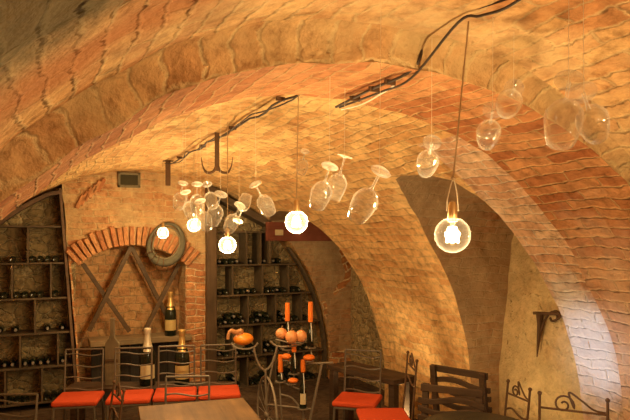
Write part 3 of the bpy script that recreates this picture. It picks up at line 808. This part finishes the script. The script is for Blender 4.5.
def candle_bottle(px,ptop,pcan,pbot,df,label,glass='bottle',lab=None,drip=True):
    f=F+df;base=at(px,pbot,f);hb_=(pbot-pcan)/600*f;hc=(pcan-ptop)/600*f
    cup(base-org,.05)
    a=thing('candle_bottle',label,'bottle',base+Vector((0,0,.001)),0,'candle bottles on the bicycle stand')
    r=.033;h=hb_
    obj('glass',MB().lathe([(0,.004),(r*.9,0),(r,.006),(r,h*.52),(r*.85,h*.62),(r*.42,h*.74),(r*.36,h*.97),(r*.42,h),(0,h)],18),M[glass],a)
    obj('candle',MB().lathe([(0,h-.0),(.020,h),(.022,h+.01),(.021,h+hc*.7),(.0195,h+hc),(.005,h+hc-.004),(0,h+hc-.004)],14),M['orange'],a)
    v=Vector((-base.x,-base.y,0)).normalized()
    if drip:
        P=[v*(r*.45)+Vector((.004,0,h*.97)),v*(r*.52)+Vector((.008,0,h*.8)),v*(r*.92)+Vector((.012,0,h*.62)),v*(r+.003)+Vector((.012,0,h*.45)),v*(r+.003)+Vector((.014,0,h*.25))]
        obj('wax_drip',MB().tube(curve(P,4),.0042,6),M['wax'],a)
    if lab:
        a0=math.atan2(v.y,v.x);vs=[]
        for i in range(9):
            for j in range(2):
                w=a0-.8+1.6*i/8;vs.append(((r+.002)*math.cos(w),(r+.002)*math.sin(w),h*(.12+.3*j)))
        mb=MB();mb.add(vs,[(2*i,2*i+2,2*i+3,2*i+1) for i in range(8)]);obj('label',mb,M[lab],a)
candle_bottle(287.5,303,321,349,.10,'candle bottle with tall orange candle rising behind pale gourds, upper left on stand')
candle_bottle(310.5,302,322,347,.10,'candle bottle with tall orange candle and white drips, upper right on stand')
candle_bottle(294,342,352,373,.02,'candle bottle with short orange candle just below the pale gourds',)
candle_bottle(280.5,355,372,381,-.03,'short candle bottle with orange candle at left of stand, below first flat gourd')
candle_bottle(303,360,372,408,-.03,'tall candle bottle with cream label low on the bicycle stand','bottle','lab_cream')
for px,py in((287.5,349),(310.5,347)):        # struts carrying the upper holders
    obj('strut',MB().tube([at(px,py,F+.10)-org-Vector((0,0,.008)),bp(px+3,364,.0)],.007,6),gi,t)
obj('strut',MB().tube([at(294,373,F+.02)-org-Vector((0,0,.008)),bp(293,387,.0)],.007,6),gi,t)
def gourd(px,py,wpx,hpx,df,label,mat,stem=True,name='gourd'):
    f=F+df;c=at(px,py,f);rx=wpx/2/600*f;rz=hpx/2/600*f
    a=thing(name,label,'gourd',c-Vector((0,0,rz)),0,'gourds on the bicycle stand')
    mb=MB();n,m=24,12;vs=[];
    prof_=[(math.sin(PI*i/m),-math.cos(PI*i/m)) for i in range(m+1)]
    for s,zz in prof_:
        for k in range(n):
            w=1-.07*abs(math.sin(4*2*PI*k/n/2))
            vs.append((rx*s*w*math.cos(2*PI*k/n),rx*s*w*math.sin(2*PI*k/n),rz+rz*zz))
    mb.add(vs,[(i*n+k,i*n+(k+1)%n,(i+1)*n+(k+1)%n,(i+1)*n+k) for i in range(m) for k in range(n)])
    obj('fruit',mb,M[mat],a)
    if stem:obj('stem',MB().tube([(0,0,2*rz-.004),(.004,0,2*rz+.012),(.012,0,2*rz+.02)],[.006,.005,.004],8),M['stem'],a)
    return a,rx,rz
a,rx,rz=gourd(243.5,339,21,12,0,'bright orange gourd with long curved brown neck on left handlebar',"pumpkin",False,'necked_gourd')
k=F/600
obj('neck',MB().tube(curve([(-.5*rx,0,rz*1.5),(-.3*rx,-.01,rz*1.5+5*k),(-8*k,-.01,rz+7.5*k),(-14*k,-.01,rz+9*k),(-16*k,-.01,rz+5*k),(-16.5*k,-.01,rz+1*k)],6),[.026]*8+[.02]*10+[.014]*13,10),M['neckskin'],a)
gourd(281.5,333.5,12,11,-.06,'pale orange gourd leftmost of the three round ones on stand','salmon')
gourd(291.5,337,13,13,-.09,'pale orange gourd in the middle of the three round ones on stand','salmon')
gourd(301,336,12,12,-.06,'brownish orange gourd rightmost of the three round ones on stand','salmon')
for px,py,w,h,lb in((286.5,356.5,10,6,'small flat orange gourd on stand beside the left candle bottle'),(309,357.5,12.5,6,'flat orange gourd on the stand\'s upper right frame tube'),(293,380.5,11,5,'flat orange gourd lowest on stand, left of the labelled bottle')):
    gourd(px,py,w,h,-.06,lb,'orange',False)
    q=at(px,py+h/2,F-.06)-org
    cup(q,.035)
    obj('strut',MB().tube([q-Vector((0,0,.008)),q+Vector((.0,.05,-.05))],.005,6),gi,t)
obj('basket',MB().tube([at(276,339.5,F-.06)-org,at(283,341,F-.07)-org,at(292,343.7,F-.09)-org,at(300,342.3,F-.06)-org,at(307,339,F-.06)-org],.008,8),gi,t)

# ------------------------------------------------------------------ pendant bulbs
def pendant(px,py,f,d,ctop,label,power,loop=False,lean=0):
    c=at(px,py,f);r=d/2
    tp=Vector((c.x+lean,c.y,ceil_z(c.x+lean,c.y)+.0))
    t=thing('pendant_bulb',label,'lamp',tp,0,'bare globe bulbs on cords');o=tp
    neck=c+Vector((0,0,r*.93));sock=neck+Vector((0,0,.055))
    if loop:
        top=sock+Vector((.003,0,.085))
        obj('cord',MB().tube([tp-o,top-o],.0032,6),M['cord'],t)
        for s in(-1,1):obj('wire_loop',MB().tube(curve([top-o,top-o+Vector((s*.010*CT,-s*.01*ST,-.03)),sock-o+Vector((s*.018*CT,-s*.018*ST,.01)),sock-o+Vector((s*.020*CT,-s*.02*ST,-.03))],5),.0022,6),M['foil_white'],t)
        obj('knot',MB().sphere(top-o,.008,10,6),M['cord'],t)
    else:
        obj('cord',MB().tube([tp-o,sock-o],.0028,6),M['cord'],t)
    obj('socket',MB().lathe([(0,.06),(.010,.058),(.015,.045),(.0175,.0),(.0165,-.012),(0,-.012)],18,Matrix.Translation(neck-o)),M['brass'],t)
    P=[(.0165,r*.93),(.02,r*.85)]+[(r*math.sin(a),r*math.cos(a)) for a in [.45+(PI-.45)*k/14 for k in range(15)]]
    P[-1]=(0,-r)
    b=obj('globe',MB().lathe(P,48,Matrix.Translation(c-o)),M['bulbclear' if loop else 'bulbglass'],t,smooth=80)
    mb=MB()
    for k in range(6):
        a=2*PI*k/6;mb.tube([c-o+Vector((.35*r*math.cos(a),.35*r*math.sin(a),-.42*r)),c-o+Vector((.2*r*math.cos(a),.2*r*math.sin(a),.45*r))],.0030,6)
    obj('filament',mb,M['filament'],b)
    obj('filament_stem',MB().lathe([(0,-.3*r),(.004,-.3*r),(.006,.5*r),(.012,.9*r)],10,Matrix.Translation(c-o)),M['bulbglass'],b)
    l=bpy.data.lights.new('bulb_light','POINT');l.energy=power;l.color=(1,.75,.39);l.shadow_soft_size=r*.45
    lo=bpy.data.objects.new('bulb_light',l);COL.objects.link(lo);lo.parent=t;lo.location=c-o
    return t
PW=20
pendant(452.5,235,2.10,.125,0,'large clear globe bulb nearest the viewer, in front of the dark niche',PW*1.0,True,.072)
pendant(296.5,222,2.98,.115,0,'globe bulb hanging in front of the red-brown lintel',PW,False,.012)
pendant(227.5,245,4.1,.118,0,'globe bulb lowest of all, hanging in front of the right-hand rack',PW)
pendant(194,225,5.2,.118,0,'globe bulb below the cluster of hanging glasses left of timber post',PW)
pendant(163,233,6.35,.118,0,'smallest globe bulb, farthest back, in front of the oval collar',PW)

# ------------------------------------------------------------------ hanging wine glasses
hgt=.205
def glass_profile():
    bowl=[(.005,.078),(.016,.082),(.034,.098),(.0445,.120),(.0455,.132),(.042,.165),(.0335,.204),(.0315,.205),(.0402,.165),(.0435,.132),(.0425,.121),(.0325,.101),(.015,.087),(0,.084)]
    stem=[(.0052,.006),(.0042,.03),(.0042,.06),(.0065,.079)]
    foot=[(0,0),(.034,0),(.036,.002),(.03,.004),(.012,.006),(.0055,.011),(0,.011)]
    return bowl,stem,foot
gb,gs,gf=glass_profile()
mb_b=MB().lathe(gb,26);mb_s=MB().lathe(gs,8);mb_f=MB().lathe(gf,26)
ME={}
for nm,mb in(('bowl',mb_b),('stem',mb_s),('foot',mb_f)):
    o=obj(nm,mb,M['glass'],smooth=70);ME[nm]=o.data;bpy.data.objects.remove(o)
def glass(foot,rim,f,label,depth=1,s=1.0):
    f0=f;f=min(max(104/math.hypot(foot[0]-rim[0],foot[1]-rim[1]),1.5),4.5)+(f*7%1-.5)*.12+(abs(depth)-1)
    if f0<2.35:f=f0
    A=at(*foot,f);B=at(*rim,f);L=(B-A).length;need=hgt*s
    view=(A+B)/2-Vector((0,0,H));view.normalize()
    if L<need:B=B+view*math.sqrt(need*need-L*L)*(1 if depth>0 else -1)
    ax=(B-A).normalized()
    t=thing('wine_glass',label,'wine glass',A,0,'wine glasses hung from the vault')
    q=Vector((0,0,1)).rotation_difference(ax)
    for nm in('foot','stem','bowl'):
        o=bpy.data.objects.new(nm,ME[nm]);COL.objects.link(o);o.parent=t
        o.rotation_mode='QUATERNION';o.rotation_quaternion=q;o.scale=(s,s,s)
        o.material_slots[0].link='OBJECT';o.material_slots[0].material=M[('glassfoot' if nm!='bowl' else 'glassdusty') if f>2.2 else 'glass' if nm=='bowl' else 'glassclearfoot']
    top=ceil_z(A.x,A.y)
    obj('thread',MB().tube([ax*.012,(0,0,max(.02,top-A.z))],.0007,5),M['thread'],t)
    return t
GL=[((183,183),(178,208),4.25,'hanging wine glass at the far left of the small cluster',1),
 ((185.5,192),(192,217),4.2,'hanging wine glass second from left in small cluster, tilted right',1),
 ((197,184),(197,211),4.45,'hanging wine glass upright in the small cluster, above a glowing bulb',1),
 ((207,184),(213,208),4.1,'hanging wine glass highest bowl of the small cluster, beside the timber post top',-1),
 ((200,201),(207,228),3.9,'hanging wine glass lowest bowl of the small cluster left of the post',1),
 ((221,194),(212,224),4.0,'hanging wine glass at right end of small cluster, tilted left',1),
 ((240,205),(228,231),3.35,'hanging wine glass just above the lowest bulb',1),
 ((238,221),(247,195),3.45,'hanging wine glass with upturned rim between lowest bulb and wide-footed glass',1.28),
 ((255,184),(270,213),2.85,'hanging wine glass with wide bright foot, left of the lintel bulb',1),
 ((330,166),(317,206),2.75,'hanging wine glass left of a close pair, right of the lintel bulb',1),
 ((345,156),(333,199),2.85,'hanging wine glass right of a close pair, right of the lintel bulb',1.3),
 ((381,171),(357,217),2.75,'hanging wine glass alone in front of pier, left of dark niche tip',1),
 ((305,151),(301,172),3.6,'small faint hanging wine glass beside the lintel bulb cord',1),
 ((432,142),(426,170),2.3,'hanging wine glass in front of the dark niche top, left of nearest bulb cord',1),
 ((493,110),(487,141),2.1,'hanging wine glass right of the nearest bulb cord, lower',1),
 ((514,88),(506,112),2.2,'hanging wine glass near rib edge, between cord and largest glasses',-1),
 ((569,80),(560,146),1.5,'largest hanging wine glass, foot uppermost, near the right edge',-1),
 ((583,92),(597,136),1.62,'hanging wine glass just right of the largest one',1)]
for a,b_,f,lb,dp in GL:glass(a,b_,f,lb,dp)

# ------------------------------------------------------------------ iron hooks and cables on the vault
cx0=FCX+.02
def crown(px):                                # point on the crown line below the vault seen at px
    u=(px-315)/600;f=cx0/(u*CT+ST);return at(px,240,f)
hk=crown(217);hk.z=ceil_z(hk.x,hk.y)
t=thing('ceiling_hook','dark iron bar with two upturned hooks hanging from the bright vault','hook',hk)
Lh=.30
obj('bar',MB().box((0,0,-Lh/2+.02),(.034,.012,Lh+.04)),M['rust'],t,.002)
for s in(-1,1):
    P=curve([(s*.008,0,-Lh+.03),(s*.03,0,-Lh-.005),(s*.075,0,-Lh-.012),(s*.105,0,-Lh+.03),(s*.118,0,-Lh+.105)],6)
    obj('hook',MB().tube([(p.x*CT,-p.x*ST,p.z) for p in P],[.010]*15+[.008,.007,.006,.005,.0045,.004,.0035,.003,.0025,.002],8),M['rust'],t)
bk=crown(168);bk.z=ceil_z(bk.x,bk.y)
t=thing('ceiling_bracket','short plain dark iron bar hanging from the vault near the back wall','bracket',bk)
obj('bar',MB().box((0,0,-.12),(.05,.014,.28)),M['rust'],t,.002)
obj('plate',MB().box((0,0,-.006),(.1,.06,.012)),M['rust'],t,.002)
P=[];Q=[]
for k in range(25):
    y=2.66+(bk.y-2.66)*k/24;x=cx0+.012*math.sin(k*1.3)+.02
    P.append((x,y,ceil_z(x,y)-.03-.02*abs(math.sin(k*.9))))
    Q.append((x-.03+.02*math.sin(k*.7),y,ceil_z(x,y)-.035-.035*abs(math.sin(k*PI/6))))
t=thing('ceiling_cable','dark cable run along the bright vault between the rib and iron bar','cable',P[0])
o=Vector(P[0])
obj('cable_strand',MB().tube([Vector(p)-o for p in P],.007,8),M['cable'],t)
obj('cable_strand',MB().tube([Vector(p)-o for p in Q],.0045,8),M['cable'],t)
for k in(3,9,15,21):
    p=Vector(P[k])-o;obj('clip',MB().box((p.x-.01,p.y,p.z+.006),(.05,.014,.022)),M['rust'],t)
# cable over the rib
def on(px,py,y,dz=.015):
    q=at_y(px,py,y);return q
A1=at_y(336,107,2.585);A2=at_y(372,89,2.25);A3=at_y(405,72,2.02);A4=at_y(420,58,1.945);A5=at_y(423,32,1.94)
def below(q,dz):
    q=Vector(q);q.z=min(q.z,ceil_z(q.x,q.y)-dz);return q
A1,A2,A3=[below(q,.02) for q in(A1,A2,A3)]
S=[A5]
for px,py in((438,22),(458,14),(480,7),(505,-1),(540,-14)):
    u=(px-315)/600;v=(240-py)/600
    # meet the near vault along the sight line
    d=Vector((u*CT+ST,CT-u*ST,v));f=.5
    while f<3 and H+d.z*f<ceil_z(d.x*f,min(1.86,d.y*f)):f+=.01
    S.append(Vector((0,0,H))+d*(f-.02))
main=[A1,A2,A3,A4]+S
t=thing('ceiling_cable','dark cable bundle with pale strand crossing the rib above nearest bulb','cable',A2)
obj('cable_strand',MB().tube([p-A2 for p in curve(main,6)],.006,8),M['cable'],t)
obj('cable_strand',MB().tube([p-A2 for p in curve([below(A1+Vector((.02,0,0)),.028),below(A2+Vector((.035,0,-.012)),.03),below(A3+Vector((.03,-.0,-.01)),.03),S[2]+Vector((0,0,-.03)),S[3]+Vector((.0,0,-.03)),S[4]+Vector((0,0,-.03)),S[5]],6)],.005,8),M['cable'],t)
obj('pale_strand',MB().tube([p-A2 for p in curve([below(A1+Vector((.03,.0,-.01)),.035),below((A1+A2)/2+Vector((.05,0,-.02)),.04),below(A2+Vector((.05,0,-.01)),.04),below((A2+A3)/2+Vector((.03,0,0)),.035)],6)],.004,8),M['whitecable'],t)
for p in((A1+A2)/2,A2,(A2+A3)/2):obj('clip',MB().box(Vector(p)-A2+Vector((.01,0,.0)),(.05,.012,.022)),M['rust'],t)
obj('timber_batten',MB().bar(S[1]-A2+Vector((0,0,.012)),S[5]-A2+Vector((0,0,.012)),.015,.013),M['post'],t)

# ------------------------------------------------------------------ wrought iron wall bracket in the niche
XW=XE1-.03
def nw(px,py):
    u=(px-315)/600;k=XW/(u*CT+ST);return at(px,py,k)
o=nw(540,316)
t=thing('wall_bracket','wrought-iron bracket with long spike and curl fixed to the niche wall','bracket',o)
obj('spike',MB().tube([nw(539.5,313)-o,nw(540,325)-o,nw(538,345)-o,nw(537,357)-o],[.030,.024,.012,.004],8),M['rust'],t)
obj('top_bar',MB().bar(nw(534,313)-o,nw(561,314)-o,.03,.025),M['rust'],t,.003)
obj('curl',MB().tube(curve([nw(541,331)-o,nw(544,322)-o,nw(550,313)-o,nw(556,313)-o,nw(557,319)-o,nw(552,321)-o,nw(550,317.5)-o],6),.010,8),M['rust'],t)
obj('curl',MB().tube(curve([nw(549,314)-o,nw(556,311)-o,nw(561,315)-o,nw(558,319)-o],5),.009,8),M['rust'],t)

# ------------------------------------------------------------------ floor spotlight at the foot of the pier
lp_=at_z(397,425,.0);lp_=at(399,420,5.7);lp_.z=0
t=thing('floor_spotlight','small black floor spotlight lighting the brick pier behind the chairs','lamp',lp_)
obj('base',MB().lathe([(0,0),(.07,0),(.07,.012),(0,.014)],20),M['black'],t)
obj('housing',MB().lathe([(0,.02),(.045,.02),(.055,.06),(.055,.12),(.048,.12),(.048,.1),(0,.1)],20),M['black'],t)
obj('bracket',MB().tube([(0,0,.01),(0,0,.03)],.012,8),M['black'],t)
obj('lens',MB().lathe([(0,.104),(.047,.104),(.047,.108),(0,.112)],20),M['lens'],t)
def spot(name,loc,tgt,e,color,size,blend,soft=.05,parent=None):
    l=bpy.data.lights.new(name,'SPOT');l.energy=e;l.color=color;l.spot_size=math.radians(size);l.spot_blend=blend;l.shadow_soft_size=soft
    o=bpy.data.objects.new(name,l);COL.objects.link(o);o.location=loc;d=Vector(tgt)-Vector(loc);o.rotation_euler=d.to_track_quat('-Z','Y').to_euler();return o
spot('floor_light',lp_+Vector((0,0,.13)),(3.1,5.1,1.7),19,(1,.72,.34),130,.8,.06)
q=at(466,425,5.0);q.z=0
t=dup(t,'added unseen black floor spotlight lighting the niche wall below the iron bracket',q)
spot('floor_light',q+Vector((0,0,.13)),(3.98,3.75,1.5),9,(1,.74,.36),110,.8,.06)  # added lamp hidden behind the chairs to brighten the niche wall
# added unseen cool spot beside the camera, standing in for daylight on the near pier
spot('daylight_stand_in',(-.08,.62,1.86),(3.5,2.93,1.12),190,(.60,.75,1.0),10.5,.8,.12)
# added unseen fill light behind the camera, no bulb there, warming the near bay
l=bpy.data.lights.new('near_bay_fill','POINT');l.energy=28;l.color=(1,.75,.42);l.shadow_soft_size=.06
lo=bpy.data.objects.new('near_bay_fill',l);COL.objects.link(lo);lo.location=(1.3,-.9,2.0)

w=bpy.data.worlds.new('World');SC.world=w;w.use_nodes=True
w.node_tree.nodes['Background'].inputs[0].default_value=(.9,.6,.35,1);w.node_tree.nodes['Background'].inputs[1].default_value=.04
# ------------------------------------------------------------------ camera
cd=bpy.data.cameras.new('Camera');cam=bpy.data.objects.new('Camera',cd);COL.objects.link(cam);SC.camera=cam
cam.location=(0,0,H);cam.rotation_euler=(PI/2,0,-TH);cd.sensor_width=36;cd.lens=36*600/630;cd.shift_y=30/630;cd.clip_start=.05
vs=SC.view_settings;vs.view_transform='Standard';vs.look='None';vs.gamma=1;vs.use_curve_mapping=False;vs.exposure=1.42
